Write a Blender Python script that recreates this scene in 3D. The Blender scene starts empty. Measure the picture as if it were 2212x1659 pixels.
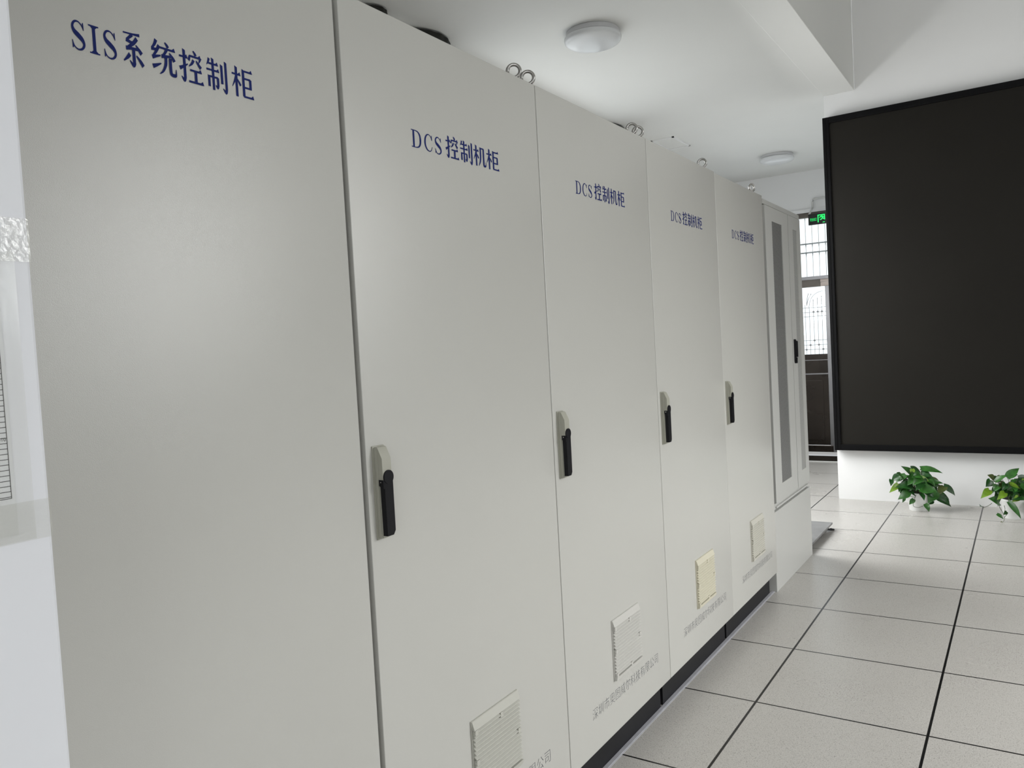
import bpy, bmesh, math, random
from mathutils import Vector, Matrix

# ------------------------------------------------------------------ camera, world, light, exposure
SC = bpy.context.scene
COL = SC.collection
CAM_H = 1.4283
F_PX = 1693.25
RIGHT = Vector((0.8344178899, 0.5483510917, -0.0552979671))
DOWN = Vector((-0.0231887710, -0.0653155633, -0.9975951875))
FWD = Vector((-0.5506442280, 0.8336935633, -0.0417848866))
cam_data = bpy.data.cameras.new('camera')
cam_data.sensor_fit = 'HORIZONTAL'
cam_data.sensor_width = 36.0
cam_data.lens = F_PX / 2212 * 36.0
cam_data.clip_start = 0.05
cam = bpy.data.objects.new('camera', cam_data)
COL.objects.link(cam)
rot = Matrix((RIGHT, -DOWN, -FWD)).transposed().to_4x4()
cam.matrix_world = Matrix.Translation((0, 0, CAM_H)) @ rot
SC.camera = cam

world = bpy.data.worlds.new('overcast_sky')
SC.world = world
world.use_nodes = True
bg = world.node_tree.nodes['Background']
bg.inputs['Color'].default_value = (0.93, 0.97, 1.0, 1)
bg.inputs['Strength'].default_value = 1.35

SC.view_settings.view_transform = 'Standard'
SC.view_settings.look = 'None'
SC.view_settings.gamma = 1.0
SC.view_settings.use_curve_mapping = False
SC.view_settings.exposure = 0.05
SC.cycles.max_bounces = 10
SC.cycles.diffuse_bounces = 6
SC.cycles.transparent_max_bounces = 12
SC.cycles.sample_clamp_indirect = 6.0

def window_light(name, loc, direction, w, h, power, color=(1.0, 0.995, 0.985), spread=180):
    """daylight entering through a window opening"""
    d = bpy.data.lights.new(name, 'AREA')
    d.shape = 'RECTANGLE'
    d.size = w
    d.size_y = h
    d.energy = power
    d.color = color
    d.spread = math.radians(spread)
    o = bpy.data.objects.new(name, d)
    o.location = loc
    o.rotation_euler = Vector(direction).to_track_quat('-Z', 'Z').to_euler()
    COL.objects.link(o)
    return o

# right-hand windows (behind the camera's right shoulder), left-hand window behind the cabinets, passage window
window_light('daylight_right_window', (4.12, 3.8, 2.58), (-1, -0.2, -1.25), 2.3, 1.6, 135, spread=100)
window_light('daylight_left_window', (-3.06, 5.75, 1.9), (1, 0.05, -1.0), 2.2, 1.8, 132)
window_light('daylight_left_window', (-3.10, 5.3, 2.55), (1, 0, 0.1), 2.0, 1.4, 4)
window_light('daylight_passage_window', (-3.06, 8.15, 1.8), (1, 0, -0.5), 1.7, 1.6, 3)
window_light('daylight_back_window', (1.5, -2.93, 2.0), (-0.1, 1, -0.2), 3.4, 1.8, 37, spread=160)

# ------------------------------------------------------------------ helpers
def srgb(r, g, b):
    def f(c):
        c /= 255.0
        return c / 12.92 if c <= 0.04045 else ((c + 0.055) / 1.055) ** 2.4
    return (f(r), f(g), f(b), 1.0)

def mat(name, color, rough=0.5, metal=0.0, spec=0.5, bump=0.0, bump_scale=200.0, mottle=0.0, mottle_scale=4.0, coat=0.0):
    m = bpy.data.materials.new(name)
    m.use_nodes = True
    nt = m.node_tree
    p = nt.nodes['Principled BSDF']
    p.inputs['Base Color'].default_value = color
    p.inputs['Roughness'].default_value = rough
    p.inputs['Metallic'].default_value = metal
    p.inputs['Specular IOR Level'].default_value = spec
    p.inputs['Coat Weight'].default_value = coat
    tc = nt.nodes.new('ShaderNodeTexCoord')
    if mottle > 0:
        n = nt.nodes.new('ShaderNodeTexNoise')
        n.inputs['Scale'].default_value = mottle_scale
        n.inputs['Detail'].default_value = 5
        nt.links.new(tc.outputs['Object'], n.inputs['Vector'])
        mr = nt.nodes.new('ShaderNodeMapRange')
        mr.inputs['From Min'].default_value = 0.3
        mr.inputs['From Max'].default_value = 0.7
        mr.inputs['To Min'].default_value = 1 - mottle
        mr.inputs['To Max'].default_value = 1 + mottle
        nt.links.new(n.outputs['Fac'], mr.inputs['Value'])
        mx = nt.nodes.new('ShaderNodeVectorMath')
        mx.operation = 'SCALE'
        mx.inputs[0].default_value = color[:3]
        nt.links.new(mr.outputs['Result'], mx.inputs['Scale'])
        nt.links.new(mx.outputs['Vector'], p.inputs['Base Color'])
    if bump > 0:
        n2 = nt.nodes.new('ShaderNodeTexNoise')
        n2.inputs['Scale'].default_value = bump_scale
        n2.inputs['Detail'].default_value = 2
        nt.links.new(tc.outputs['Object'], n2.inputs['Vector'])
        b = nt.nodes.new('ShaderNodeBump')
        b.inputs['Strength'].default_value = bump
        b.inputs['Distance'].default_value = 0.001
        nt.links.new(n2.outputs['Fac'], b.inputs['Height'])
        nt.links.new(b.outputs['Normal'], p.inputs['Normal'])
    return m

def new_bm():
    return bmesh.new()

def add_box(bm, x0, x1, y0, y1, z0, z1, bev=0.0, seg=2):
    t = bmesh.new()
    bmesh.ops.create_cube(t, size=1.0)
    for v in t.verts:
        v.co = Vector(((x0 + x1) / 2 + v.co.x * (x1 - x0), (y0 + y1) / 2 + v.co.y * (y1 - y0), (z0 + z1) / 2 + v.co.z * (z1 - z0)))
    if bev > 0:
        bmesh.ops.bevel(t, geom=list(t.edges), offset=bev, segments=seg, affect='EDGES', profile=0.6)
    merge(bm, t)

def merge(bm, t):
    me = bpy.data.meshes.new('temporary')
    t.to_mesh(me)
    t.free()
    bm.from_mesh(me)
    bpy.data.meshes.remove(me)

def add_prism(bm, poly, axis, a0, a1):
    """extrude a closed 2-D polygon along an axis; polygon coordinates are the other two axes in order"""
    def pt(u, v, a):
        return {'x': (a, u, v), 'y': (u, a, v), 'z': (u, v, a)}[axis]
    n = len(poly)
    va = [bm.verts.new(pt(u, v, a0)) for u, v in poly]
    vb = [bm.verts.new(pt(u, v, a1)) for u, v in poly]
    bm.faces.new(va)
    bm.faces.new(list(reversed(vb)))
    for i in range(n):
        j = (i + 1) % n
        bm.faces.new((va[j], va[i], vb[i], vb[j]))

def add_lathe(bm, profile, cx, cy, seg=48):
    """profile: list of (radius, z)"""
    rings = []
    for r, z in profile:
        if r < 1e-6:
            rings.append([bm.verts.new((cx, cy, z))])
        else:
            rings.append([bm.verts.new((cx + r * math.cos(2 * math.pi * k / seg), cy + r * math.sin(2 * math.pi * k / seg), z)) for k in range(seg)])
    for a, b in zip(rings, rings[1:]):
        for k in range(seg):
            k2 = (k + 1) % seg
            if len(a) == 1 and len(b) == 1:
                continue
            if len(a) == 1:
                bm.faces.new((a[0], b[k], b[k2]))
            elif len(b) == 1:
                bm.faces.new((a[k], b[0], a[k2]))
            else:
                bm.faces.new((a[k], b[k], b[k2], a[k2]))

def add_tube(bm, pts, r, seg=8, r_end=None):
    pts = [Vector(p) for p in pts]
    rings = []
    for i, p in enumerate(pts):
        d = (pts[min(i + 1, len(pts) - 1)] - pts[max(i - 1, 0)]).normalized()
        up = Vector((0, 0, 1)) if abs(d.z) < 0.9 else Vector((1, 0, 0))
        s = d.cross(up).normalized()
        u = s.cross(d)
        rr = r if r_end is None else r + (r_end - r) * i / (len(pts) - 1)
        rings.append([bm.verts.new(p + rr * (math.cos(2 * math.pi * k / seg) * s + math.sin(2 * math.pi * k / seg) * u)) for k in range(seg)])
    for a, b in zip(rings, rings[1:]):
        for k in range(seg):
            bm.faces.new((a[k], a[(k + 1) % seg], b[(k + 1) % seg], b[k]))
    bm.faces.new(list(reversed(rings[0])))
    bm.faces.new(rings[-1])

def add_torus(bm, c, R, r, axis, seg=32, rs=12):
    axis = Vector(axis).normalized()
    u = axis.cross(Vector((0, 0, 1))).normalized()
    w = u.cross(axis)
    rings = []
    for i in range(seg):
        a = 2 * math.pi * i / seg
        d = math.cos(a) * u + math.sin(a) * w
        rings.append([bm.verts.new(Vector(c) + d * (R + r * math.cos(2 * math.pi * k / rs)) + axis * (r * math.sin(2 * math.pi * k / rs))) for k in range(rs)])
    for i in range(seg):
        a, b = rings[i], rings[(i + 1) % seg]
        for k in range(rs):
            bm.faces.new((a[k], b[k], b[(k + 1) % rs], a[(k + 1) % rs]))

def obj(name, bm, material, parent=None, smooth=None, recalc=True):
    if recalc:
        bmesh.ops.recalc_face_normals(bm, faces=bm.faces)
    me = bpy.data.meshes.new(name)
    bm.to_mesh(me)
    bm.free()
    mats = material if isinstance(material, (list, tuple)) else [material]
    for m in mats:
        me.materials.append(m)
    if smooth is not None:
        me.polygons.foreach_set('use_smooth', [True] * len(me.polygons))
        me.set_sharp_from_angle(angle=math.radians(smooth))
    o = bpy.data.objects.new(name, me)
    COL.objects.link(o)
    if parent is not None:
        o.parent = parent
        o.matrix_parent_inverse = Matrix.Translation(-parent_world(parent))
    return o

def parent_world(p):
    v = Vector(p.location)
    while p.parent is not None:
        v = v + Vector(p.matrix_parent_inverse.translation)
        p = p.parent
        v = v + Vector(p.location)
    return v

def thing(name, label, cat, loc, group=None):
    o = bpy.data.objects.new(name, None)
    COL.objects.link(o)
    o.location = loc
    o.empty_display_size = 0.1
    tag(o, label, cat, group)
    return o

def tag(o, label, cat, group=None):
    o['label'] = label
    o['category'] = cat
    if group:
        o['group'] = group
    return o

def struct(name, bm, material, parent=None, smooth=None):
    o = obj(name, bm, material, parent, smooth)
    if parent is None:
        o['kind'] = 'structure'
    return o

# ------------------------------------------------------------------ materials
M_wall = mat('white_wall_paint', (0.80, 0.80, 0.80, 1), 0.75, bump=0.05, bump_scale=90, mottle=0.012, mottle_scale=2)
M_pier = mat('cool_white_gloss_paint', (0.78, 0.79, 0.83, 1), 0.45, bump=0.03, bump_scale=60, mottle=0.01)
M_ceiling = mat('white_ceiling_paint', (0.74, 0.74, 0.72, 1), 0.8, bump=0.04, bump_scale=70, mottle=0.015, mottle_scale=1.5)
M_cabinet = mat('light_grey_powder_coat', (0.52, 0.515, 0.485, 1), 0.25, spec=0.7, bump=0.2, bump_scale=1200, mottle=0.006, mottle_scale=3)
M_rack = mat('light_grey_rack_paint', (0.50, 0.50, 0.48, 1), 0.4, bump=0.1, bump_scale=500)
M_black_steel = mat('black_plinth_steel', (0.009, 0.009, 0.011, 1), 0.45, spec=0.3, mottle=0.2, mottle_scale=9)
M_alu = mat('grey_floor_strip', (0.38, 0.38, 0.41, 1), 0.45, metal=0.0, mottle=0.08, mottle_scale=25)
M_handle = mat('grey_handle_plastic', (0.36, 0.355, 0.30, 1), 0.45, bump=0.05, bump_scale=900)
M_lever = mat('black_lever_plastic', (0.006, 0.006, 0.008, 1), 0.45, spec=0.2)
M_steel = mat('zinc_steel', (0.45, 0.44, 0.42, 1), 0.27, metal=1.0, mottle=0.15, mottle_scale=60)
M_blue = mat('blue_lettering_ink', srgb(22, 36, 100), 0.6, spec=0.15)
M_greyink = mat('grey_lettering_ink', srgb(92, 94, 100), 0.6, spec=0.15)
M_frame = mat('black_display_bezel', (0.003, 0.003, 0.0035, 1), 0.5, spec=0.12, mottle=0.2, mottle_scale=3)
M_lamp_base = mat('grey_lamp_base', (0.55, 0.55, 0.56, 1), 0.5, mottle=0.01)
M_lamp = mat('white_acrylic_diffuser', (0.66, 0.67, 0.68, 1), 0.22, mottle=0.01)
M_pot = mat('white_glazed_pot', (0.82, 0.82, 0.81, 1), 0.3, mottle=0.01)
M_soil = mat('dark_soil', (0.012, 0.010, 0.008, 1), 0.95, bump=0.8, bump_scale=150, mottle=0.4, mottle_scale=60)
M_leaf = [mat('dark_green_leaf', (0.016, 0.075, 0.014, 1), 0.33, mottle=0.35, mottle_scale=35),
          mat('green_leaf', (0.032, 0.125, 0.020, 1), 0.33, mottle=0.35, mottle_scale=35),
          mat('yellow_green_leaf', (0.17, 0.31, 0.025, 1), 0.36, mottle=0.3, mottle_scale=35),
          mat('brownish_leaf', (0.075, 0.10, 0.022, 1), 0.4, mottle=0.4, mottle_scale=40)]
M_stem = mat('brown_green_stem', (0.055, 0.075, 0.03, 1), 0.5, mottle=0.3, mottle_scale=40)
M_bronze = mat('dark_bronze_stainless', (0.035, 0.028, 0.023, 1), 0.22, metal=0.6, mottle=0.3, mottle_scale=3)
M_stain = mat('bright_stainless', (0.26, 0.26, 0.27, 1), 0.35, metal=0.9, mottle=0.06, mottle_scale=10)
M_pink = mat('pinkish_reflection_tint', (0.62, 0.52, 0.47, 1), 0.4, mottle=0.05, mottle_scale=9)  # reflection on stainless put into the base colour
M_taupe = mat('taupe_metal_frame', (0.15, 0.13, 0.11, 1), 0.4, mottle=0.15, mottle_scale=8)
M_grille = mat('pale_grey_grille_iron', (0.38, 0.38, 0.39, 1), 0.6, mottle=0.05)
M_curtain = mat('dark_curtain_fabric', (0.018, 0.018, 0.015, 1), 0.95, bump=0.4, bump_scale=600, mottle=0.2, mottle_scale=20)
M_paper = mat('white_form_paper', (0.72, 0.73, 0.75, 1), 0.6, mottle=0.01)
M_ink = mat('black_printing_ink', (0.03, 0.03, 0.03, 1), 0.6, mottle=0.05)
M_panel = mat('grey_laminate_panel', (0.19, 0.19, 0.19, 1), 0.5, mottle=0.18, mottle_scale=7, bump=0.2, bump_scale=35)
M_conduit = mat('white_pvc_conduit', (0.62, 0.62, 0.60, 1), 0.4, mottle=0.02)
M_exitbox = mat('black_exit_sign_face', (0.006, 0.007, 0.006, 1), 0.35, mottle=0.05)

def emissive(name, color, strength):
    m = mat(name, color, 0.4, mottle=0.0)
    p = m.node_tree.nodes['Principled BSDF']
    p.inputs['Emission Color'].default_value = color
    p.inputs['Emission Strength'].default_value = strength
    return m
M_exitgreen = emissive('lit_green_sign', (0.02, 0.80, 0.16, 1), 0.95)

def glassy(name, tint, gloss_fac, rough, haze=0.0, bump=0.0, bump_scale=40.0):
    m = bpy.data.materials.new(name)
    m.use_nodes = True
    nt = m.node_tree
    for n in list(nt.nodes):
        nt.nodes.remove(n)
    out = nt.nodes.new('ShaderNodeOutputMaterial')
    tr = nt.nodes.new('ShaderNodeBsdfTransparent')
    tr.inputs['Color'].default_value = tint
    gl = nt.nodes.new('ShaderNodeBsdfGlossy')
    gl.inputs['Roughness'].default_value = rough
    fr = nt.nodes.new('ShaderNodeFresnel')
    geo = nt.nodes.new('ShaderNodeNewGeometry')
    ior = nt.nodes.new('ShaderNodeMapRange')       # same reflectance on both faces of the thin sheet
    ior.inputs['To Min'].default_value = 1.45
    ior.inputs['To Max'].default_value = 1 / 1.45
    nt.links.new(geo.outputs['Backfacing'], ior.inputs['Value'])
    nt.links.new(ior.outputs['Result'], fr.inputs['IOR'])
    mul = nt.nodes.new('ShaderNodeMath')
    mul.operation = 'MULTIPLY'
    mul.inputs[1].default_value = gloss_fac
    nt.links.new(fr.outputs[0], mul.inputs[0])
    mix = nt.nodes.new('ShaderNodeMixShader')
    nt.links.new(mul.outputs[0], mix.inputs['Fac'])
    nt.links.new(tr.outputs[0], mix.inputs[1])
    nt.links.new(gl.outputs[0], mix.inputs[2])
    last = mix
    if haze > 0:
        df = nt.nodes.new('ShaderNodeBsdfDiffuse')
        df.inputs['Color'].default_value = (0.80, 0.80, 0.77, 1)
        m2 = nt.nodes.new('ShaderNodeMixShader')
        m2.inputs['Fac'].default_value = haze
        nt.links.new(mix.outputs[0], m2.inputs[1])
        nt.links.new(df.outputs[0], m2.inputs[2])
        last = m2
    if bump > 0:
        tc = nt.nodes.new('ShaderNodeTexCoord')
        n = nt.nodes.new('ShaderNodeTexNoise')
        n.inputs['Scale'].default_value = bump_scale
        n.inputs['Detail'].default_value = 4
        nt.links.new(tc.outputs['Object'], n.inputs['Vector'])
        b = nt.nodes.new('ShaderNodeBump')
        b.inputs['Strength'].default_value = bump
        b.inputs['Distance'].default_value = 0.004
        nt.links.new(n.outputs['Fac'], b.inputs['Height'])
        nt.links.new(b.outputs['Normal'], gl.inputs['Normal'])
        nt.links.new(b.outputs['Normal'], fr.inputs['Normal'])
    nt.links.new(last.outputs[0], out.inputs['Surface'])
    return m
M_glass = glassy('clear_window_glass', (0.98, 1.0, 1.0, 1), 1.0, 0.02)
M_sleeve = glassy('clear_plastic_sleeve', (0.998, 0.998, 0.992, 1), 0.9, 0.12, haze=0.03, bump=0.06, bump_scale=30)
M_tape = glassy('wrinkled_clear_tape', (0.998, 0.998, 0.99, 1), 1.3, 0.10, haze=0.03, bump=0.22, bump_scale=160)

GX, GY, TILE = -0.926, 3.013, 0.6
def floor_material():
    m = mat('antistatic_floor_tiles', (0.4, 0.4, 0.38, 1), 0.3)
    nt = m.node_tree
    L = nt.links.new
    N = nt.nodes.new
    p = nt.nodes['Principled BSDF']
    tc = N('ShaderNodeTexCoord')
    sep = N('ShaderNodeSeparateXYZ')
    L(tc.outputs['Object'], sep.inputs[0])
    def math_(op, a, b=None, c=None):
        n = N('ShaderNodeMath')
        n.operation = op
        for i, v in enumerate((a, b, c)):
            if v is None:
                continue
            if isinstance(v, (int, float)):
                n.inputs[i].default_value = v
            else:
                L(v, n.inputs[i])
        return n.outputs[0]
    def joint(coord, g, half):
        u = math_('DIVIDE', math_('SUBTRACT', coord, g), TILE)
        fr = math_('SUBTRACT', u, math_('ROUND', u))
        d = math_('MULTIPLY', math_('ABSOLUTE', fr), TILE)
        return math_('LESS_THAN', d, half)
    jx = joint(sep.outputs['X'], GX, 0.0046)
    jy = joint(sep.outputs['Y'], GY, 0.0041)
    j = math_('MAXIMUM', jx, jy)
    # short dark flecks: thin contour lines of one noise, masked by another
    def noise(scale, detail=2.0, dist=0.0):
        n = N('ShaderNodeTexNoise')
        n.inputs['Scale'].default_value = scale
        n.inputs['Detail'].default_value = detail
        n.inputs['Distortion'].default_value = dist
        L(tc.outputs['Object'], n.inputs['Vector'])
        return n.outputs['Fac']
    n1 = noise(150, 1.0)
    n2 = noise(210, 0.0)
    n3 = noise(2.2, 4.0)
    worm = math_('LESS_THAN', math_('ABSOLUTE', math_('SUBTRACT', n1, 0.5)), 0.028)
    msk = math_('GREATER_THAN', n2, 0.48)
    fleck = math_('MULTIPLY', worm, msk)
    n4 = noise(185, 1.0)
    worm2 = math_('LESS_THAN', math_('ABSOLUTE', math_('SUBTRACT', n4, 0.47)), 0.022)
    lightf = math_('MULTIPLY', worm2, math_('LESS_THAN', n2, 0.49))
    def mix(fac, a, b):
        n = N('ShaderNodeMix')
        n.data_type = 'RGBA'
        L(fac, n.inputs['Factor'])
        for k, v in (('A', a), ('B', b)):
            i = [s for s in n.inputs if s.name == k and s.type == 'RGBA'][0]
            if isinstance(v, tuple):
                i.default_value = v
            else:
                L(v, i)
        return [s for s in n.outputs if s.type == 'RGBA'][0]
    base = mix(n3, (0.455, 0.437, 0.412, 1), (0.49, 0.476, 0.45, 1))
    c = mix(math_('MULTIPLY', fleck, 0.62), base, (0.17, 0.16, 0.145, 1))
    c = mix(math_('MULTIPLY', lightf, 0.5), c, (0.68, 0.66, 0.63, 1))
    c = mix(j, c, (0.006, 0.006, 0.006, 1))
    L(c, p.inputs['Base Color'])
    p.inputs['Specular IOR Level'].default_value = 0.5
    rg = math_('ADD', math_('MULTIPLY', n3, 0.14), 0.22)
    L(rg, p.inputs['Roughness'])
    return m
M_floor = floor_material()

def perforated_material(name, plate, hole_col, radius):
    m = mat(name, plate, 0.5, spec=0.25)
    nt = m.node_tree
    L = nt.links.new
    N = nt.nodes.new
    p = nt.nodes['Principled BSDF']
    tc = N('ShaderNodeTexCoord')
    sep = N('ShaderNodeSeparateXYZ')
    L(tc.outputs['Object'], sep.inputs[0])
    pitch = 0.0085
    def m_(op, a, b=None):
        n = N('ShaderNodeMath')
        n.operation = op
        for i, v in enumerate((a, b)):
            if v is None:
                continue
            if isinstance(v, (int, float)):
                n.inputs[i].default_value = v
            else:
                L(v, n.inputs[i])
        return n.outputs[0]
    v = m_('DIVIDE', sep.outputs['Z'], pitch * 0.866)
    row = m_('ROUND', v)
    odd = m_('MODULO', m_('ABSOLUTE', row), 2.0)
    u = m_('ADD', m_('DIVIDE', sep.outputs['Y'], pitch), m_('MULTIPLY', odd, 0.5))
    du = m_('MULTIPLY', m_('SUBTRACT', u, m_('ROUND', u)), pitch)
    dv = m_('MULTIPLY', m_('SUBTRACT', v, row), pitch * 0.866)
    d = m_('SQRT', m_('ADD', m_('MULTIPLY', du, du), m_('MULTIPLY', dv, dv)))
    hole = m_('LESS_THAN', d, radius)
    n = N('ShaderNodeMix')
    n.data_type = 'RGBA'
    L(hole, n.inputs['Factor'])
    ia = [s for s in n.inputs if s.type == 'RGBA']
    ia[0].default_value = plate
    ia[1].default_value = hole_col
    L([s for s in n.outputs if s.type == 'RGBA'][0], p.inputs['Base Color'])
    return m
M_perf = perforated_material('perforated_rack_steel', (0.30, 0.30, 0.29, 1), (0.02, 0.02, 0.022, 1), 0.0031)
M_perf_pale = perforated_material('paler_perforated_rack_steel', (0.40, 0.40, 0.385, 1), (0.12, 0.12, 0.12, 1), 0.0022)  # same mesh made paler: its grazing-angle look put into colour and hole size

def led_material():
    m = mat('dark_led_modules', (0.012, 0.0108, 0.0088, 1), 0.5, spec=0.14, mottle=0.10, mottle_scale=1.2, bump=0.3, bump_scale=700)
    return m
M_led = led_material()

# ------------------------------------------------------------------ lettering strokes (glyph box 0..100, y up)
def stroke(polys, pts):
    """tapered polyline: pts = [(x, y, width), ...]"""
    P = [Vector((a, b)) for a, b, _ in pts]
    W = [w for *_, w in pts]
    if len(pts) > 2:            # round the turns of the brush
        Q, U = [], []
        k = 5
        for i in range(len(P) - 1):
            p0, p1, p2, p3 = P[max(i - 1, 0)], P[i], P[i + 1], P[min(i + 2, len(P) - 1)]
            for j in range(k):
                t = j / k
                Q.append(0.5 * ((2 * p1) + (p2 - p0) * t + (2 * p0 - 5 * p1 + 4 * p2 - p3) * t * t + (3 * p1 - p0 - 3 * p2 + p3) * t ** 3))
                U.append(W[i] + (W[i + 1] - W[i]) * t)
        P, W = Q + [P[-1]], U + [W[-1]]
    n = len(P)
    Ls, Rs = [], []
    for i in range(n):
        if i == 0:
            d = (P[1] - P[0]).normalized()
        elif i == n - 1:
            d = (P[-1] - P[-2]).normalized()
        else:
            d1 = (P[i] - P[i - 1]).normalized()
            d2 = (P[i + 1] - P[i]).normalized()
            d = d1 + d2
            d = d.normalized() if d.length > 1e-4 else d1
        nv = Vector((-d.y, d.x))
        k = 1.0
        if 0 < i < n - 1:
            c = nv.dot(Vector((-(P[i] - P[i - 1]).normalized().y, (P[i] - P[i - 1]).normalized().x)))
            k = 1.0 / max(0.6, abs(c))
        Ls.append(P[i] + nv * W[i] / 2 * k)
        Rs.append(P[i] - nv * W[i] / 2 * k)
    for i in range(n - 1):
        polys.append([Ls[i], Rs[i], Rs[i + 1], Ls[i + 1]])

def H(polys, x0, x1, y, t=6.0, serif=True):
    stroke(polys, [(x0, y, t), (x1, y, t)])
    if serif:
        polys.append([Vector((x1 - 11, y + t / 2)), Vector((x1 - 3, y + t / 2 + 6)), Vector((x1 + 2, y - t / 2)), Vector((x1 - 11, y - t / 2))])

def V(polys, x, y0, y1, t=11.0):
    polys.append([Vector((x - t / 2, y0)), Vector((x + t / 2, y0 - 4)), Vector((x + t / 2, y1)), Vector((x - t / 2, y1))])

def g_wood(p, cx=22):
    H(p, 2, 41, 71)
    V(p, cx, 97, 2)
    stroke(p, [(cx, 68, 9), (cx - 8, 50, 7), (cx - 20, 30, 2)])
    stroke(p, [(cx + 3, 58, 3), (cx + 12, 47, 8), (cx + 18, 38, 9)])

def glyph(ch):
    p = []
    T = lambda *a: stroke(p, list(a))
    if ch == '系':
        T((14, 90, 4), (50, 91, 5), (80, 93, 9))
        T((50, 90, 11), (40, 82, 9), (27, 73, 7))
        T((24, 72, 11), (42, 68, 8), (58, 67, 7))
        T((68, 82, 13), (52, 66, 11), (26, 50, 7))
        T((22, 49, 12), (46, 51, 8), (78, 52, 8))
        T((62, 63, 4), (76, 50, 11), (84, 42, 13))
        V(p, 52, 50, 10, 12)
        T((54, 14, 11), (48, 5, 11), (34, 17, 2))
        T((36, 34, 12), (26, 24, 10), (10, 12, 3))
        T((62, 34, 4), (78, 20, 11), (88, 9, 12))
    elif ch == '统':
        T((25, 98, 12), (18, 84, 9), (7, 71, 6))
        T((5, 70, 11), (20, 70, 8), (32, 73, 6))
        T((35, 84, 11), (24, 66, 9), (9, 48, 6))
        T((7, 46, 12), (22, 51, 8), (39, 56, 4))
        T((7, 20, 13), (22, 26, 9), (40, 34, 3))
        T((58, 97, 4), (66, 90, 9), (70, 84, 10))
        H(p, 38, 96, 79)
        T((64, 78, 10), (56, 66, 8), (46, 57, 6))
        T((42, 55, 11), (62, 58, 8), (84, 61, 6))
        T((74, 70, 4), (86, 58, 10), (92, 49, 12))
        T((59, 54, 11), (57, 34, 10), (46, 14, 7), (32, 3, 2))
        T((76, 55, 11), (76, 16, 11), (82, 9, 10), (92, 9, 10), (96, 12, 6), (97, 28, 2))
    elif ch == '控':
        H(p, 4, 37, 74)
        V(p, 24, 98, 12)
        T((24, 15, 11), (20, 6, 11), (9, 16, 2))
        T((4, 38, 12), (20, 46, 8), (38, 56, 3))
        T((62, 99, 4), (69, 92, 9), (72, 86, 10))
        T((47, 84, 4), (45, 76, 9), (42, 68, 9))
        H(p, 46, 92, 82)
        T((92, 84, 9), (88, 76, 7), (83, 67, 2))
        T((62, 72, 10), (54, 60, 8), (41, 50, 2))
        T((72, 72, 4), (82, 62, 9), (91, 53, 11))
        H(p, 45, 92, 40)
        V(p, 68, 40, 6, 11)
        H(p, 38, 98, 6)
    elif ch == '制':
        T((16, 94, 10), (12, 84, 8), (4, 73, 2))
        H(p, 12, 56, 79)
        H(p, 2, 60, 60)
        V(p, 32, 98, 1)
        V(p, 12, 44, 9)
        H(p, 12, 54, 40, serif=False)
        V(p, 53, 44, 16)
        T((53, 20, 11), (50, 11, 10), (41, 17, 2))
        V(p, 73, 86, 26)
        V(p, 93, 98, 10)
        T((93, 13, 11), (89, 3, 11), (76, 13, 2))
    elif ch == '柜':
        g_wood(p)
        V(p, 54, 93, 7)
        H(p, 54, 95, 87)
        H(p, 54, 87, 64, serif=False)
        V(p, 86, 68, 33)
        H(p, 54, 86, 36, serif=False)
        H(p, 52, 98, 7)
    elif ch == '机':
        g_wood(p)
        T((56, 90, 11), (56, 50, 11), (52, 26, 9), (40, 4, 2))
        H(p, 56, 82, 86, serif=False)
        V(p, 80, 90, 16)
        T((80, 20, 11), (82, 10, 10), (91, 9, 10), (96, 12, 6), (98, 28, 2))
    elif ch == 'S':
        T((82, 74, 3), (72, 88, 5), (52, 97, 5), (30, 93, 9), (18, 78, 14), (26, 62, 18), (50, 50, 20), (74, 37, 18), (83, 21, 14), (70, 6, 9), (46, 1, 5), (24, 9, 5), (13, 28, 3))
        p.append([Vector((82, 70)), Vector((86, 70)), Vector((84, 98)), Vector((76, 92))])
        p.append([Vector((11, 30)), Vector((15, 30)), Vector((22, 8)), Vector((12, 1))])
    elif ch == 'I':
        p.append([Vector((36, 98)), Vector((64, 98)), Vector((64, 2)), Vector((36, 2))])
        H(p, 5, 95, 97, 5, False)
        H(p, 5, 95, 3, 5, False)
        p.append([Vector((18, 95)), Vector((82, 95)), Vector((64, 88)), Vector((36, 88))])
        p.append([Vector((18, 5)), Vector((82, 5)), Vector((64, 12)), Vector((36, 12))])
    elif ch == 'D':
        p.append([Vector((16, 98)), Vector((32, 98)), Vector((32, 2)), Vector((16, 2))])
        H(p, 2, 46, 97, 5, False)
        H(p, 2, 46, 3, 5, False)
        T((44, 97, 5), (66, 92, 8), (82, 76, 13), (87, 50, 16), (82, 24, 13), (66, 8, 8), (44, 3, 5))
    elif ch == 'C':
        T((88, 68, 3), (78, 88, 5), (58, 97, 5), (36, 91, 9), (20, 72, 14), (15, 48, 16), (20, 26, 14), (36, 8, 9), (58, 2, 5), (78, 8, 5), (92, 30, 3))
        p.append([Vector((87, 66)), Vector((92, 66)), Vector((90, 97)), Vector((82, 90))])
    return p

def place_glyph(bm, ch, x, y0, y1, z0, z1):
    for k, poly in enumerate(glyph(ch)):
        vs = [bm.verts.new((x + 6e-6 * k, y0 + (y1 - y0) * q.x / 100, z0 + (z1 - z0) * q.y / 100)) for q in poly]
        try:
            bm.faces.new(vs)
        except ValueError:
            pass

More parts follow.
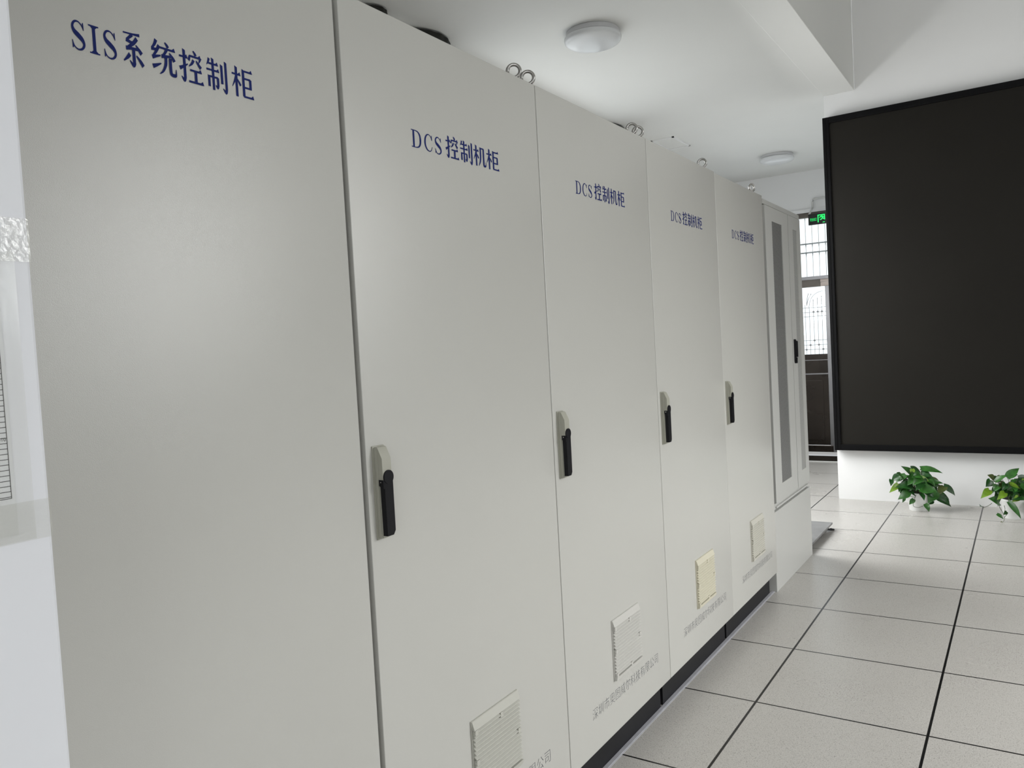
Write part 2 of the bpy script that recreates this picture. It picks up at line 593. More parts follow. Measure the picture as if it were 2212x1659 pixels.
def font_verts(text, offset=0.0):
    """flat outline of a line of type, as (verts 2-D, faces)"""
    cu = bpy.data.curves.new('temporary', 'FONT')
    cu.body = text
    cu.size = 1.0
    cu.offset = offset
    cu.resolution_u = 3
    o = bpy.data.objects.new('temporary', cu)
    COL.objects.link(o)
    dg = bpy.context.evaluated_depsgraph_get()
    me = bpy.data.meshes.new_from_object(o.evaluated_get(dg))
    vs = [(v.co.x, v.co.y) for v in me.vertices]
    fs = [tuple(q.vertices) for q in me.polygons]
    bpy.data.objects.remove(o)
    bpy.data.curves.remove(cu)
    bpy.data.meshes.remove(me)
    return vs, fs

def place_font(bm, vf, fn, u0, u1, v0, v1):
    vs, fs = vf
    xs = [a for a, b in vs]
    ys = [b for a, b in vs]
    ax, bx, ay, by = min(xs), max(xs), min(ys), max(ys)
    nv = [bm.verts.new(fn(u0 + (u1 - u0) * (a - ax) / (bx - ax), v0 + (v1 - v0) * (b - ay) / (by - ay))) for a, b in vs]
    for f in fs:
        try:
            bm.faces.new([nv[i] for i in f])
        except ValueError:
            pass

# ------------------------------------------------------------------ the room
XL, XR = -3.12, 4.2          # left and right walls
YB, YS, YF = -3.0, 7.14, 10.2  # back wall, display wall, far wall
ZC, ZH = 3.44, 4.5           # low and high ceilings
XC = -1.193                  # cabinet fronts

b = new_bm()
add_box(b, XL - 0.1, XR + 0.1, YB - 0.1, 9.18, -0.16, 0)
struct('floor', b, M_floor)
b = new_bm()
add_box(b, XL - 0.1, -1.2, 9.18, 11.5, -0.28, -0.16)
struct('floor_threshold', b, M_taupe)
b = new_bm()
add_box(b, XL, -1.3, 9.16, 9.20, -0.16, 0.006, 0.003)
struct('trim_1', b, M_conduit)

b = new_bm()
add_box(b, XL - 0.1, -1.39, YB - 0.1, YF + 0.15, ZC, ZC + 0.15)
add_box(b, -1.39, -1.29, YS + 0.24, YF + 0.15, ZC, ZC + 0.15)
struct('ceiling', b, M_ceiling)
b = new_bm()
add_box(b, -1.155, XR + 0.1, YB - 0.1, YS + 0.24, ZH, ZH + 0.15)
struct('ceiling_high', b, M_ceiling)
b = new_bm()
add_box(b, -1.395, -1.155, YB - 0.1, YS, ZC - 0.008, ZH + 0.15, 0.004)
struct('trim_2', b, M_ceiling)      # beam between the two ceilings

b = new_bm()
add_box(b, -1.397, XR + 0.1, YS, YS + 0.24, 0, ZC - 0.001)
add_box(b, -1.155, XR + 0.1, YS, YS + 0.24, ZC - 0.001, ZH)
struct('wall_display', b, M_wall)
b = new_bm()
add_box(b, -1.33, -1.2, YS + 0.24, YF + 0.15, -0.16, ZC)
struct('wall_passage', b, M_wall)

def wall_x(name, xa, xb, y0, y1, z0, z1, openings, material):
    """wall slab normal to x with rectangular openings (ya, yb, za, zb)"""
    bm = new_bm()
    ys = sorted(openings)
    cur = y0
    for ya, yb, za, zb in ys:
        add_box(bm, xa, xb, cur, ya, z0, z1)
        add_box(bm, xa, xb, ya, yb, z0, za)
        add_box(bm, xa, xb, ya, yb, zb, z1)
        cur = yb
    add_box(bm, xa, xb, cur, y1, z0, z1)
    return struct(name, bm, material)

def window_x(name, x, ya, yb, za, zb, n):
    bm = new_bm()
    w = 0.05
    add_box(bm, x - 0.03, x + 0.03, ya, yb, za, za + w)
    add_box(bm, x - 0.03, x + 0.03, ya, yb, zb - w, zb)
    for k in range(n + 1):
        yy = ya + (yb - ya - w) * k / n
        add_box(bm, x - 0.03, x + 0.03, yy, yy + w, za + w, zb - w)
    o = struct(name, bm, M_stain)
    g = new_bm()
    add_box(g, x - 0.004, x + 0.004, ya + 0.02, yb - 0.02, za + 0.02, zb - 0.02)
    obj('pane', g, M_glass, o)
    return o

wall_x('wall_left', XL - 0.2, XL, YB - 0.1, YF + 0.15, -0.16, ZC, [(4.25, 7.0, 0.9, 3.3), (7.25, 9.1, 0.9, 2.9)], M_wall)
window_x('window_1', XL - 0.12, 4.25, 7.0, 0.9, 3.3, 3)
window_x('window_2', XL - 0.12, 7.25, 9.1, 0.9, 2.9, 3)
wall_x('wall_right', XR, XR + 0.2, YB - 0.1, YS + 0.2, 0, ZH, [(-2.2, 0.4, 1.5, 3.2), (2.6, 5.2, 1.6, 3.5)], M_wall)
window_x('window_3', XR + 0.12, -2.2, 0.4, 1.5, 3.2, 3)
window_x('window_4', XR + 0.12, 2.6, 5.2, 1.6, 3.5, 3)
b = new_bm()
add_box(b, XL - 0.1, -0.3, YB - 0.2, YB, 0, ZH)
add_box(b, 3.3, XR + 0.1, YB - 0.2, YB, 0, ZH)
add_box(b, -0.3, 3.3, YB - 0.2, YB, 0, 1.05)
add_box(b, -0.3, 3.3, YB - 0.2, YB, 2.95, ZH)
struct('wall_back', b, M_wall)
b = new_bm()
add_box(b, -0.3, 3.3, YB - 0.15, YB - 0.09, 1.05, 1.10)
add_box(b, -0.3, 3.3, YB - 0.15, YB - 0.09, 2.90, 2.95)
for k in range(4):
    xx = -0.3 + 3.55 * k / 3
    add_box(b, xx, xx + 0.05, YB - 0.15, YB - 0.09, 1.10, 2.90)
o = struct('window_5', b, M_stain)
b = new_bm()
add_box(b, -0.28, 3.28, YB - 0.124, YB - 0.116, 1.07, 2.93)
obj('pane', b, M_glass, o)

# white pier close to the camera on the left
b = new_bm()
add_box(b, -1.1, -0.85, -0.45, 0.4065, 0, ZC, 0.003)
struct('wall_near', b, M_pier)

# ceiling access hatch
b = new_bm()
x0, x1, y0, y1 = -3.09, -2.85, 7.42, 7.88
t = 0.018
add_box(b, x0, x1, y0, y0 + t, ZC - 0.010, ZC + 0.002)
add_box(b, x0, x1, y1 - t, y1, ZC - 0.010, ZC + 0.002)
add_box(b, x0, x0 + t, y0, y1, ZC - 0.010, ZC + 0.002)
add_box(b, x1 - t, x1, y0, y1, ZC - 0.010, ZC + 0.002)
o = struct('trim_3', b, M_wall)
b = new_bm()
add_box(b, x0 + t, x1 - t, y0 + t, y1 - t, ZC - 0.004, ZC + 0.002)
obj('hatch_panel', b, M_ceiling, o)

# aluminium strip on the floor along the cabinet plinths
b = new_bm()
add_box(b, -1.236, -1.2195, -0.4, 4.40, -0.002, 0.004, 0.001)
add_box(b, -1.2195, -1.217, -0.4, 4.40, -0.002, 0.002)
struct('trim_4', b, M_alu)

# ------------------------------------------------------------------ far door with transom
def door():
    Y = YF
    x0, x1 = -2.95, -2.035       # left leaf with its stile
    # wall around
    bm = new_bm()
    add_box(bm, XL - 0.1, x0 - 0.03, Y, Y + 0.15, -0.16, ZC)
    add_box(bm, -1.42, -1.2, Y, Y + 0.15, -0.16, ZC)
    add_box(bm, x0 - 0.03, -1.42, Y, Y + 0.15, 2.968, ZC)
    struct('wall_far', bm, M_wall)
    fr = new_bm()
    add_box(fr, x0 - 0.03, -1.42, Y + 0.06, Y + 0.12, 2.878, 2.968)
    add_box(fr, x0 - 0.03, x0, Y + 0.03, Y + 0.12, -0.16, 2.878)
    add_box(fr, -1.45, -1.42, Y + 0.03, Y + 0.12, -0.16, 2.878)
    d = struct('door_1', fr, M_taupe)
    bm = new_bm()
    add_box(bm, x0 - 0.06, -1.40, Y - 0.03, Y + 0.03, 2.935, 2.972, 0.003)
    obj('bright_reveal_bar', bm, M_wall, d)  # white bar added in place of the sunlit reveal
    bm = new_bm()
    add_box(bm, x0, -1.45, Y + 0.01, Y + 0.12, -0.17, -0.087)
    obj('threshold', bm, M_bronze, d)
    # lintel bar between leaf and transom
    bm = new_bm()
    add_box(bm, x0, -1.45, Y + 0.03, Y + 0.10, 2.108, 2.148)
    obj('transom_bar', bm, M_stain, d)
    bm = new_bm()
    add_box(bm, x0, -2.125, Y + 0.05, Y + 0.10, 2.018, 2.108)
    add_box(bm, -1.45, -1.95, Y + 0.05, Y + 0.10, 2.018, 2.108)
    obj('lintel', bm, M_taupe, d)
    bm = new_bm()
    add_box(bm, -2.125, -2.0, Y + 0.045, Y + 0.10, 2.070, 2.106)
    add_box(bm, -2.122, -2.0, Y + 0.04, Y + 0.10, 2.018, 2.066)
    obj('pinkish_lintel_end', bm, M_pink, d)  # stainless end of the lintel, coloured for its reflection
    bm = new_bm()
    add_box(bm, x0, -1.45, Y + 0.075, Y + 0.083, 2.148, 2.878)
    obj('pane', bm, M_glass, d)
    # burglar bars behind the transom
    bm = new_bm()
    add_box(bm, x0, -1.45, Y + 0.15, Y + 0.165, 2.557, 2.573)
    add_box(bm, x0, -1.45, Y + 0.15, Y + 0.165, 2.447, 2.463)
    k = 0
    while x0 + 0.09 + k * 0.078 < -1.47:
        xx = x0 + 0.022 + k * 0.078
        add_tube(bm, [(xx, Y + 0.158, 2.13), (xx, Y + 0.158, 2.90)], 0.0030, 6)
        for zz in (2.557, 2.447, 2.895):
            add_prism(bm, [(xx - 0.008, Y + 0.158), (xx, Y + 0.152), (xx + 0.008, Y + 0.158), (xx, Y + 0.164)], 'z', zz - 0.004, zz)
            add_tube(bm, [(xx, Y + 0.158, zz), (xx, Y + 0.158, zz - 0.05)], 0.007, 6, 0.002)
        k += 1
    obj('burglar_bars', bm, M_grille, d)
    # the leaves
    for lx0, lx1, sgn in ((x0, x1, 1), (-2.03, -1.45, -1)):
        st = 0.036
        leaf = new_bm()
        add_box(leaf, lx0, lx1, Y + 0.03, Y + 0.075, 0.935, 1.182, 0.004)
        add_box(leaf, lx0, lx1, Y + 0.034, Y + 0.075, 0.045, 0.932, 0.004)
        add_box(leaf, lx0 + 0.10, lx1 - 0.10, Y + 0.026, Y + 0.05, 0.10, 0.86, 0.012)
        add_box(leaf, lx0, lx1, Y + 0.03, Y + 0.075, -0.041, 0.04, 0.004)
        lf = obj('door_leaf', leaf, M_bronze, d)
        bm = new_bm()
        add_box(bm, lx0, lx1, Y + 0.024, Y + 0.03, 1.105, 1.112)
        add_box(bm, lx0 + 0.01, lx1 - 0.01, Y + 0.022, Y + 0.03, 0.930, 0.944)
        obj('panel_bead', bm, M_stain, lf)
        bm = new_bm()
        add_box(bm, lx0, lx0 + st, Y + 0.026, Y + 0.075, 1.18, 2.018, 0.003)
        add_box(bm, lx1 - st, lx1, Y + 0.026, Y + 0.075, 0.04, 2.018, 0.003)
        if sgn > 0:
            add_box(bm, lx1 - 0.004, lx1 + 0.03, Y + 0.020, Y + 0.028, -0.04, 2.018, 0.002)
        obj('stile', bm, M_stain, lf)
        bm = new_bm()
        add_box(bm, lx0 + st, lx1 - st, Y + 0.056, Y + 0.062, 1.182, 2.018)
        obj('glass_pane', bm, M_glass, lf)
        # ornamental bars in front of the glass
        bm = new_bm()
        yb_ = Y + 0.045
        xs0 = lx1 - 0.085
        r = 0.0030
        cols = [xs0 - 0.0495 * k for k in range(int((lx1 - lx0 - 0.1) / 0.0495))]
        for zz in (1.762, 1.704, 1.653, 1.356, 1.298, 1.241):
            add_tube(bm, [(lx0 + st, yb_, zz), (lx1 - st, yb_, zz)], r, 6)
        tops = [1.90, 1.88, 1.86, 1.79]
        for k, xx in enumerate(cols):
            add_tube(bm, [(xx, yb_, 1.182), (xx, yb_, tops[k] if k < 4 else 1.80)], r * 0.9, 6)
            if k < 3:
                add_tube(bm, [(xx, yb_, tops[k]), (xx, yb_, tops[k] - 0.03)], 0.005, 6, 0.001)
        def diamond(xx, zz, s=0.015):
            add_prism(bm, [(xx - s, zz), (xx, zz - s), (xx + s, zz), (xx, zz + s)], 'y', yb_ - 0.006, yb_ + 0.006)
        for k in range(3):
            diamond(cols[k], 1.708)
        diamond(cols[0], 1.242)
        diamond(cols[1], 1.298)
        diamond(cols[2], 1.354)
        diamond(cols[3], 1.298)
        if len(cols) > 4:
            diamond(cols[4], 1.242)
        # arch and spray
        cxa = cols[0] + 0.02
        add_tube(bm, [(cxa - 0.165 * math.sin(a), yb_, 1.79 + 0.168 * math.cos(a)) for a in [math.pi / 2 * k / 12 for k in range(13)]], r * 0.8, 6)
        xb = cols[3] - 0.03
        for dx, dz in ((0.025, 0.15), (0.06, 0.145)):
            add_tube(bm, [(xb, yb_, 1.79), (xb + dx * 0.35, yb_, 1.79 + dz * 0.55), (xb + dx, yb_, 1.79 + dz)], r, 6)
            add_tube(bm, [(xb + dx * 0.8, yb_, 1.79 + dz * 0.85), (xb + dx, yb_, 1.79 + dz)], 0.001, 6, 0.005)
        obj('ornamental_bars', bm, M_grille, lf)
    return d
door()

# ------------------------------------------------------------------ control cabinets
ZT, ZB = 2.205, 0.121
COMPANY = font_verts('深圳市奥图威尔科技有限公司', -0.02)
TITLE_SIS = [('S', 0.6531, 0.6781), ('I', 0.6813, 0.6989), ('S', 0.7025, 0.7278), ('系', 0.7323, 0.7745), ('统', 0.7834, 0.8304), ('控', 0.8347, 0.8821), ('制', 0.8885, 0.9323), ('柜', 0.9412, 0.9889)]
TITLE_DCS = [('D', 0.2201, 0.2587), ('C', 0.2656, 0.3005), ('S', 0.3058, 0.3366), ('控', 0.3494, 0.4044), ('制', 0.4102, 0.464), ('机', 0.4681, 0.5246), ('柜', 0.5267, 0.5859)]

def vent(bm, y0, z0):
    """louvred filter grille: 0.21 wide, 0.206 high"""
    w, hgt = 0.213, 0.206
    x = XC
    z1 = z0 + hgt
    # raised header, side rails, sill and back plate
    add_box(bm, x - 0.002, x + 0.004, y0, y0 + w, z0, z1)
    add_prism(bm, [(x, z1), (x + 0.005, z1 - 0.001), (x + 0.0125, z1 - 0.022), (x + 0.003, z1 - 0.022)], 'y', y0 + 0.002, y0 + w - 0.002)
    n = 15
    top = z1 - 0.023
    bot = z0 + 0.017
    p = (top - bot) / n
    for k in range(n):
        zt = top - k * p
        add_prism(bm, [(x + 0.003, zt + 0.001), (x + 0.0130, zt - 0.0062), (x + 0.0130, zt - 0.0082), (x + 0.003, zt - 0.0022)], 'y', y0 + 0.003, y0 + w - 0.003)
    add_prism(bm, [(x + 0.003, bot - 0.003), (x + 0.014, bot - 0.003), (x + 0.012, z0 + 0.002), (x + 0.003, z0)], 'y', y0 + 0.002, y0 + w - 0.002)
    # clip lugs and fixing dimples
    for yy, zz in ((y0 + 0.004, top - 0.006), (y0 + w * 0.55, top - 0.006), (y0 + 0.004, top - p * 7.5), (y0 + w * 0.55, bot + 0.002), (y0 + 0.004, bot + 0.002), (y0 + w - 0.018, top - p * 7.5)):
        add_box(bm, x + 0.004, x + 0.0134, yy, yy + 0.012, zz - 0.007, zz + 0.006, 0.001)

def handle(y0, zt, parent):
    """swing handle: 0.2 high, grey housing with a black lever"""
    x = XC
    w = 0.031
    hb = new_bm()
    add_box(hb, x - 0.002, x + 0.004, y0 - 0.003, y0 + w + 0.003, zt - 0.203, zt + 0.002, 0.001)
    add_box(hb, x, x + 0.0125, y0, y0 + w, zt - 0.2, zt, 0.002)
    # raised, chamfered head
    add_prism(hb, [(x + 0.012, zt - 0.001), (x + 0.014, zt - 0.001), (x + 0.0255, zt - 0.025), (x + 0.0255, zt - 0.071), (x + 0.012, zt - 0.071)], 'y', y0 + 0.001, y0 + w - 0.002)
    add_box(hb, x + 0.012, x + 0.0145, y0 + 0.004, y0 + w - 0.001, zt - 0.199, zt - 0.07, 0.0008)
    hs = obj('handle_housing', hb, M_handle, parent, 40)
    lv = new_bm()
    # pivot disc facing out, lever tongue below with cut corner
    seg = 20
    cy, cz, rr = y0 + w * 0.55, zt - 0.066, 0.0152
    disc = [(cy + rr * math.cos(2 * math.pi * k / seg), cz + rr * math.sin(2 * math.pi * k / seg)) for k in range(seg)]
    add_prism(lv, disc, 'x', x + 0.013, x + 0.0285)
    tz = zt - 0.194
    tongue = [(y0 + 0.003, zt - 0.072), (y0 + w - 0.001, zt - 0.072), (y0 + w - 0.0015, tz + 0.009), (y0 + w - 0.008, tz), (y0 + 0.004, tz)]
    add_prism(lv, tongue, 'x', x + 0.0145, x + 0.0275)
    add_prism(lv, [(x + 0.0145, zt - 0.071), (x + 0.0275, zt - 0.071), (x + 0.0275, zt - 0.09), (x + 0.0145, zt - 0.084)], 'y', y0 - 0.0005, y0 + 0.004)
    lo = obj('lever', lv, M_lever, hs, 35)
    pv = new_bm()
    add_tube(pv, [(x + 0.020, y0 - 0.001, zt - 0.076), (x + 0.020, y0 + 0.001, zt - 0.076)], 0.0016, 10)
    obj('pivot_pin', pv, M_steel, hs)
    return hs

def eye_bolt(y, parent, ang, x=-1.236):
    bm = new_bm()
    z = 2.2445
    add_torus(bm, (x, y, z), 0.0186, 0.0052, (math.sin(ang), math.cos(ang), 0))
    add_lathe(bm, [(0, 2.204), (0.0125, 2.204), (0.0125, 2.2125), (0.009, 2.216), (0.0075, 2.222), (0, 2.226)], x, y, 20)
    return obj('eye_bolt', bm, M_steel, parent, 50)

VENT_COL = {1: mat('pale_warm_grey_vent', (0.47, 0.465, 0.42, 1), 0.5), 2: mat('pale_grey_vent', (0.52, 0.51, 0.48, 1), 0.5),
            3: mat('cream_vent', (0.58, 0.55, 0.44, 1), 0.5), 4: mat('pale_beige_vent', (0.53, 0.515, 0.455, 1), 0.5)}

def cabinet(y0, y1, label, title, ztop=ZT, gap0=0.002, gap1=0.002, vent_id=None, bolts=(), zt_handle=1.237):
    c = thing('control_cabinet', label, 'cabinet', (-1.5, (y0 + y1) / 2, 0), 'grey control cabinets in the row')
    bm = new_bm()
    add_box(bm, -1.79, XC - 0.022, y0 + 0.004 + gap0, y1 - 0.004 - gap1, ZB, ztop, 0.003)
    obj('body', bm, M_cabinet, c)
    bm = new_bm()
    add_box(bm, XC - 0.020, XC, y0 + gap0, y1 - gap1, ZB, ztop, 0.0022, 3)
    dr = obj('door', bm, M_cabinet, c, 40)
    bm = new_bm()
    add_box(bm, -1.78, -1.2365, y0 + 0.012, y1 - 0.012, 0, ZB)
    obj('plinth', bm, M_black_steel, c)
    bm = new_bm()
    x = XC + 0.0005
    if title == 'SIS':
        for ch, a, e in TITLE_SIS:
            cap = ch in 'SI'
            place_glyph(bm, ch, x, a, e, 1.9215 if cap else 1.9185, 1.9655 if cap else 1.9765)
    else:
        for ch, a, e in TITLE_DCS:
            cap = ch in 'DCS'
            place_glyph(bm, ch, x, y0 + a, y0 + e, 1.919 if cap else 1.9165, 1.9605 if cap else 1.9735)
    obj('title_lettering', bm, M_blue, dr, recalc=False)
    if vent_id:
        bm = new_bm()
        vent(bm, y0 + 0.313, 0.298)
        obj('vent_grille', bm, VENT_COL[vent_id], dr)
        bm = new_bm()
        place_font(bm, COMPANY, lambda u, v: (x, u, v), y0 + 0.154, y0 + 0.684, 0.2285, 0.2655)
        obj('company_lettering', bm, M_greyink, dr, recalc=False)
        handle(y0 + 0.026, zt_handle, c)
    for by, ang in bolts:
        eye_bolt(by, c, ang)
    return c

cabinet(0.409, 1.216, 'light grey cabinet with blue SIS lettering beside the white pier', 'SIS', gap1=0.0085)
cabinet(1.216, 2.015, 'first DCS control cabinet, next to the SIS cabinet, cut by the lower frame edge', 'DCS', gap0=0.006, vent_id=1, bolts=((1.972, -0.52),))
cabinet(2.015, 2.815, 'second DCS control cabinet, with a pale grey louvred vent, between two lifting-eye pairs', 'DCS', vent_id=2, bolts=((2.048, -0.45), (2.790, -0.30)))
cabinet(2.815, 3.598, 'third DCS control cabinet, with a cream yellow louvred vent', 'DCS', gap1=0.0008, vent_id=3, bolts=((2.846, -0.42), (3.560, -0.25)))
cabinet(3.598, 4.374, 'fourth DCS control cabinet, farthest of the lettered row, touching the mesh-door rack', 'DCS', ztop=2.199, gap0=0.0008, vent_id=4, bolts=((4.345, -1.1),), zt_handle=1.229)

# ------------------------------------------------------------------ server rack
def rack():
    y0, y1, xf, zt = 4.395, 5.262, -1.203, 2.195
    r = thing('server_rack', 'light grey rack with perforated double doors at the end of the cabinet row', 'rack', (-1.6, 4.83, 0))
    bm = new_bm()
    add_box(bm, -2.05, xf - 0.045, 4.44, y1, 0.0, zt - 0.002, 0.003)
    add_box(bm, xf - 0.05, xf - 0.004, 4.44, y1, zt - 0.028, zt, 0.003)
    obj('body', bm, M_rack, r)
    bm = new_bm()
    add_box(bm, -2.0, xf, y0, y1 - 0.003, 0.0, 0.446, 0.002)
    obj('base_panel', bm, M_rack, r)
    bm = new_bm()
    add_box(bm, xf - 0.045, xf - 0.012, 4.44, y1, 0.45, 0.488, 0.003)
    add_box(bm, xf - 0.014, xf - 0.002, 4.47, y1 - 0.03, 0.458, 0.470, 0.003)
    obj('sill_bar', bm, M_rack, r)
    for a, e, ma, mb, mm in ((4.452, 4.952, 4.594, 4.812, M_perf), (4.960, y1 - 0.004, 5.068, 5.175, M_perf_pale)):
        bm = new_bm()
        zb, ztd, mz0, mz1 = 0.490, zt - 0.032, 0.583, 2.085
        add_box(bm, xf - 0.04, xf, a, ma, zb, ztd)
        add_box(bm, xf - 0.04, xf, mb, e, zb, ztd)
        add_box(bm, xf - 0.04, xf, ma, mb, zb, mz0)
        add_box(bm, xf - 0.04, xf, ma, mb, mz1, ztd)
        lf = obj('door_leaf', bm, M_rack, r)
        bm = new_bm()
        add_box(bm, xf - 0.012, xf - 0.004, ma, mb, mz0, mz1)
        obj('mesh_panel', bm, mm, lf)
    # black swing handle on the right leaf, seen edge-on
    bm = new_bm()
    hy = 4.985
    add_box(bm, xf - 0.002, xf + 0.010, hy, hy + 0.028, 1.265, 1.405, 0.004)
    add_box(bm, xf + 0.008, xf + 0.020, hy + 0.003, hy + 0.025, 1.295, 1.395, 0.004)
    add_box(bm, xf + 0.008, xf + 0.016, hy + 0.006, hy + 0.020, 1.277, 1.293, 0.002)
    add_tube(bm, [(xf, hy + 0.014, 1.268), (xf + 0.014, hy + 0.014, 1.268)], 0.011, 16)
    obj('handle', bm, M_lever, r, 40)
    return r
rack()

# loose grey floor panel lying behind the rack
b = new_bm()
add_box(b, -1.96, -1.222, 5.27, 5.99, 0.038, 0.052, 0.002)
fp = obj('floor_panel', b, M_panel)
tag(fp, 'loose grey panel lying on the tiled floor just beyond the mesh-door rack', 'panel')
b = new_bm()
add_box(b, -1.95, -1.262, 5.29, 5.96, 0.0, 0.0385)
obj('underside', b, M_black_steel, fp)
b = new_bm()
add_tube(b, [(-1.262, 5.90, 0.020), (-1.225, 5.93, 0.012), (-1.21, 5.96, 0.006), (-1.235, 5.98, 0.006)], 0.006, 8)
obj('corner_clip', b, M_black_steel, fp, 50)

# ------------------------------------------------------------------ curtains by the hidden left window
def curtain(y0, y1, label, depth=0.13):
    bm = new_bm()
    n = 40
    top, bot = ZC - 0.012, 0.12
    fr, bk = [], []
    for k in range(n + 1):
        u = k / n
        y = y0 + (y1 - y0) * u
        env = math.sin(math.pi * min(max(u, 0.0), 1.0)) ** 0.8
        x = XL + 0.012 + depth * env * (0.97 + 0.03 * math.sin(u * 30))
        fr.append((x, y))
        bk.append((XL + 0.006, y))
    add_prism(bm, fr + list(reversed(bk)), 'z', bot, top)
    o = obj('curtain', bm, M_curtain, None, 60)
    tag(o, label, 'curtain', 'gathered dark curtains at the left wall')
    return o
curtain(3.36, 3.58, 'dark gathered curtain at ceiling level, nearer of the two above the first DCS cabinet', 0.08)
curtain(3.78, 4.19, 'dark gathered curtain at ceiling level beside the bright ceiling patch', 0.098)
curtain(6.50, 6.86, 'sliver of dark curtain at ceiling level left of the second lifting-eye pair', 0.05)

# ------------------------------------------------------------------ display wall
def display():
    y = YS
    xl, xr, zb, zt = -1.398, 3.62, 0.433, 3.232
    yf = 7.05
    d = thing('video_wall', 'large black switched-off LED display mounted on the white wall', 'screen', ((xl + xr) / 2, y, 0.43))
    bm = new_bm()
    w = 0.05
    for a0, a1, c0, c1 in ((xl, xl + w, zb, zt), (xr - w, xr, zb, zt), (xl + w, xr - w, zb, zb + w), (xl + w, xr - w, zt - w, zt)):
        add_box(bm, a0, a1, yf, y - 0.001, c0, c1, 0.003)
    add_box(bm, xl + 0.018, xl + 0.024, yf - 0.003, yf + 0.01, zb + 0.01, zt - 0.01)
    obj('bezel', bm, M_frame, d)
    bm = new_bm()
    add_box(bm, xl + w - 0.004, xr - w + 0.004, yf + 0.014, y - 0.002, zb + w - 0.004, zt - w + 0.004)
    obj('led_panel', bm, M_led, d)
display()

# ------------------------------------------------------------------ ceiling lamps
def lamp(x, y, label):
    l = thing('ceiling_lamp', label, 'lamp', (x, y, ZC), 'round ceiling lamps')
    bm = new_bm()
    add_lathe(bm, [(0, ZC), (0.168, ZC), (0.172, ZC - 0.004), (0.172, ZC - 0.030), (0.165, ZC - 0.033), (0, ZC - 0.033)], x, y, 64)
    obj('lamp_base', bm, M_lamp_base, l, 40)
    bm = new_bm()
    prof = [(0.165, ZC - 0.034), (0.182, ZC - 0.036), (0.1835, ZC - 0.042), (0.182, ZC - 0.052)]
    for k in range(1, 13):
        a = math.pi / 2 * k / 12
        prof.append((0.182 * math.cos(a) ** 0.75 if k < 12 else 0.0, ZC - 0.052 - 0.038 * math.sin(a)))
    add_lathe(bm, prof, x, y, 64)
    obj('diffuser', bm, M_lamp, l, 50)
    return l
lamp(-2.285, 4.62, 'round white ceiling lamp, nearer and larger of the two')
lamp(-2.285, 9.05, 'round white ceiling lamp, farther one beside the black display')

# ------------------------------------------------------------------ exit sign
def exit_sign():
    x0, x1, z0, z1, y = -2.193, -1.80, 2.752, 2.884, 10.05
    s = thing('exit_sign', 'black emergency exit sign with green pictogram hanging before the transom', 'sign', (-2.0, y, 2.88))
    bm = new_bm()
    add_box(bm, x0, x1, y - 0.012, y + 0.012, z0, z1, 0.002)
    obj('housing', bm, M_exitbox, s)
    yf = y - 0.0128
    fn = lambda u, v: (u, yf, v)
    bm = new_bm()
    place_font(bm, font_verts('安全出口'), fn, x0 + 0.022, x0 + 0.095, 2.797, 2.835)
    # doorway outline and running figure
    def q(*pts):
        bm.faces.new([bm.verts.new((a, yf, c)) for a, c in pts])
    X = x0 + 0.108
    t = 0.011
    q((X, 2.775), (X + t, 2.775), (X + t, 2.866), (X, 2.866))
    q((X + t, 2.866 - t), (X + 0.085, 2.866 - t), (X + 0.085, 2.866), (X + t, 2.866))
    q((X + 0.074, 2.80), (X + 0.085, 2.80), (X + 0.085, 2.856), (X + 0.074, 2.856))
    ps = []
    def T(*a):
        stroke(ps, list(a))
    T((34, 62, 14), (48, 72, 14), (60, 56, 16), (70, 40, 14), (92, 30, 12))
    T((60, 50, 14), (46, 30, 12), (26, 26, 11))
    T((48, 72, 10), (30, 66, 9), (24, 46, 9))
    T((52, 70, 10), (74, 66, 9), (84, 56, 9))
    for pl in ps:
        bm.faces.new([bm.verts.new((X + 0.004 + 0.085 * v.x / 100, yf - 0.0003, 2.783 + 0.085 * v.y / 100)) for v in pl])
    c = (X + 0.052, 2.846)
    bm.faces.new([bm.verts.new((c[0] + 0.006 * math.cos(a), yf - 0.0003, c[1] + 0.006 * math.sin(a))) for a in [2 * math.pi * k / 14 for k in range(14)]])
    q((X + 0.055, 2.768), (X + 0.078, 2.768), (X + 0.085, 2.776), (X + 0.060, 2.776))
    obj('green_pictogram', bm, M_exitgreen, s, recalc=False)
    bm = new_bm()
    add_tube(bm, [(-2.02, YF - 0.02, 3.083), (-2.135, YF - 0.02, 3.085), (-2.158, YF - 0.02, 3.075), (-2.165, YF - 0.02, 3.05), (-2.165, YF - 0.03, 2.975), (-2.168, YF - 0.06, 2.955), (-2.185, y, 2.884)], 0.011, 10)
    obj('conduit', bm, M_conduit, s, 60)
    return s
exit_sign()

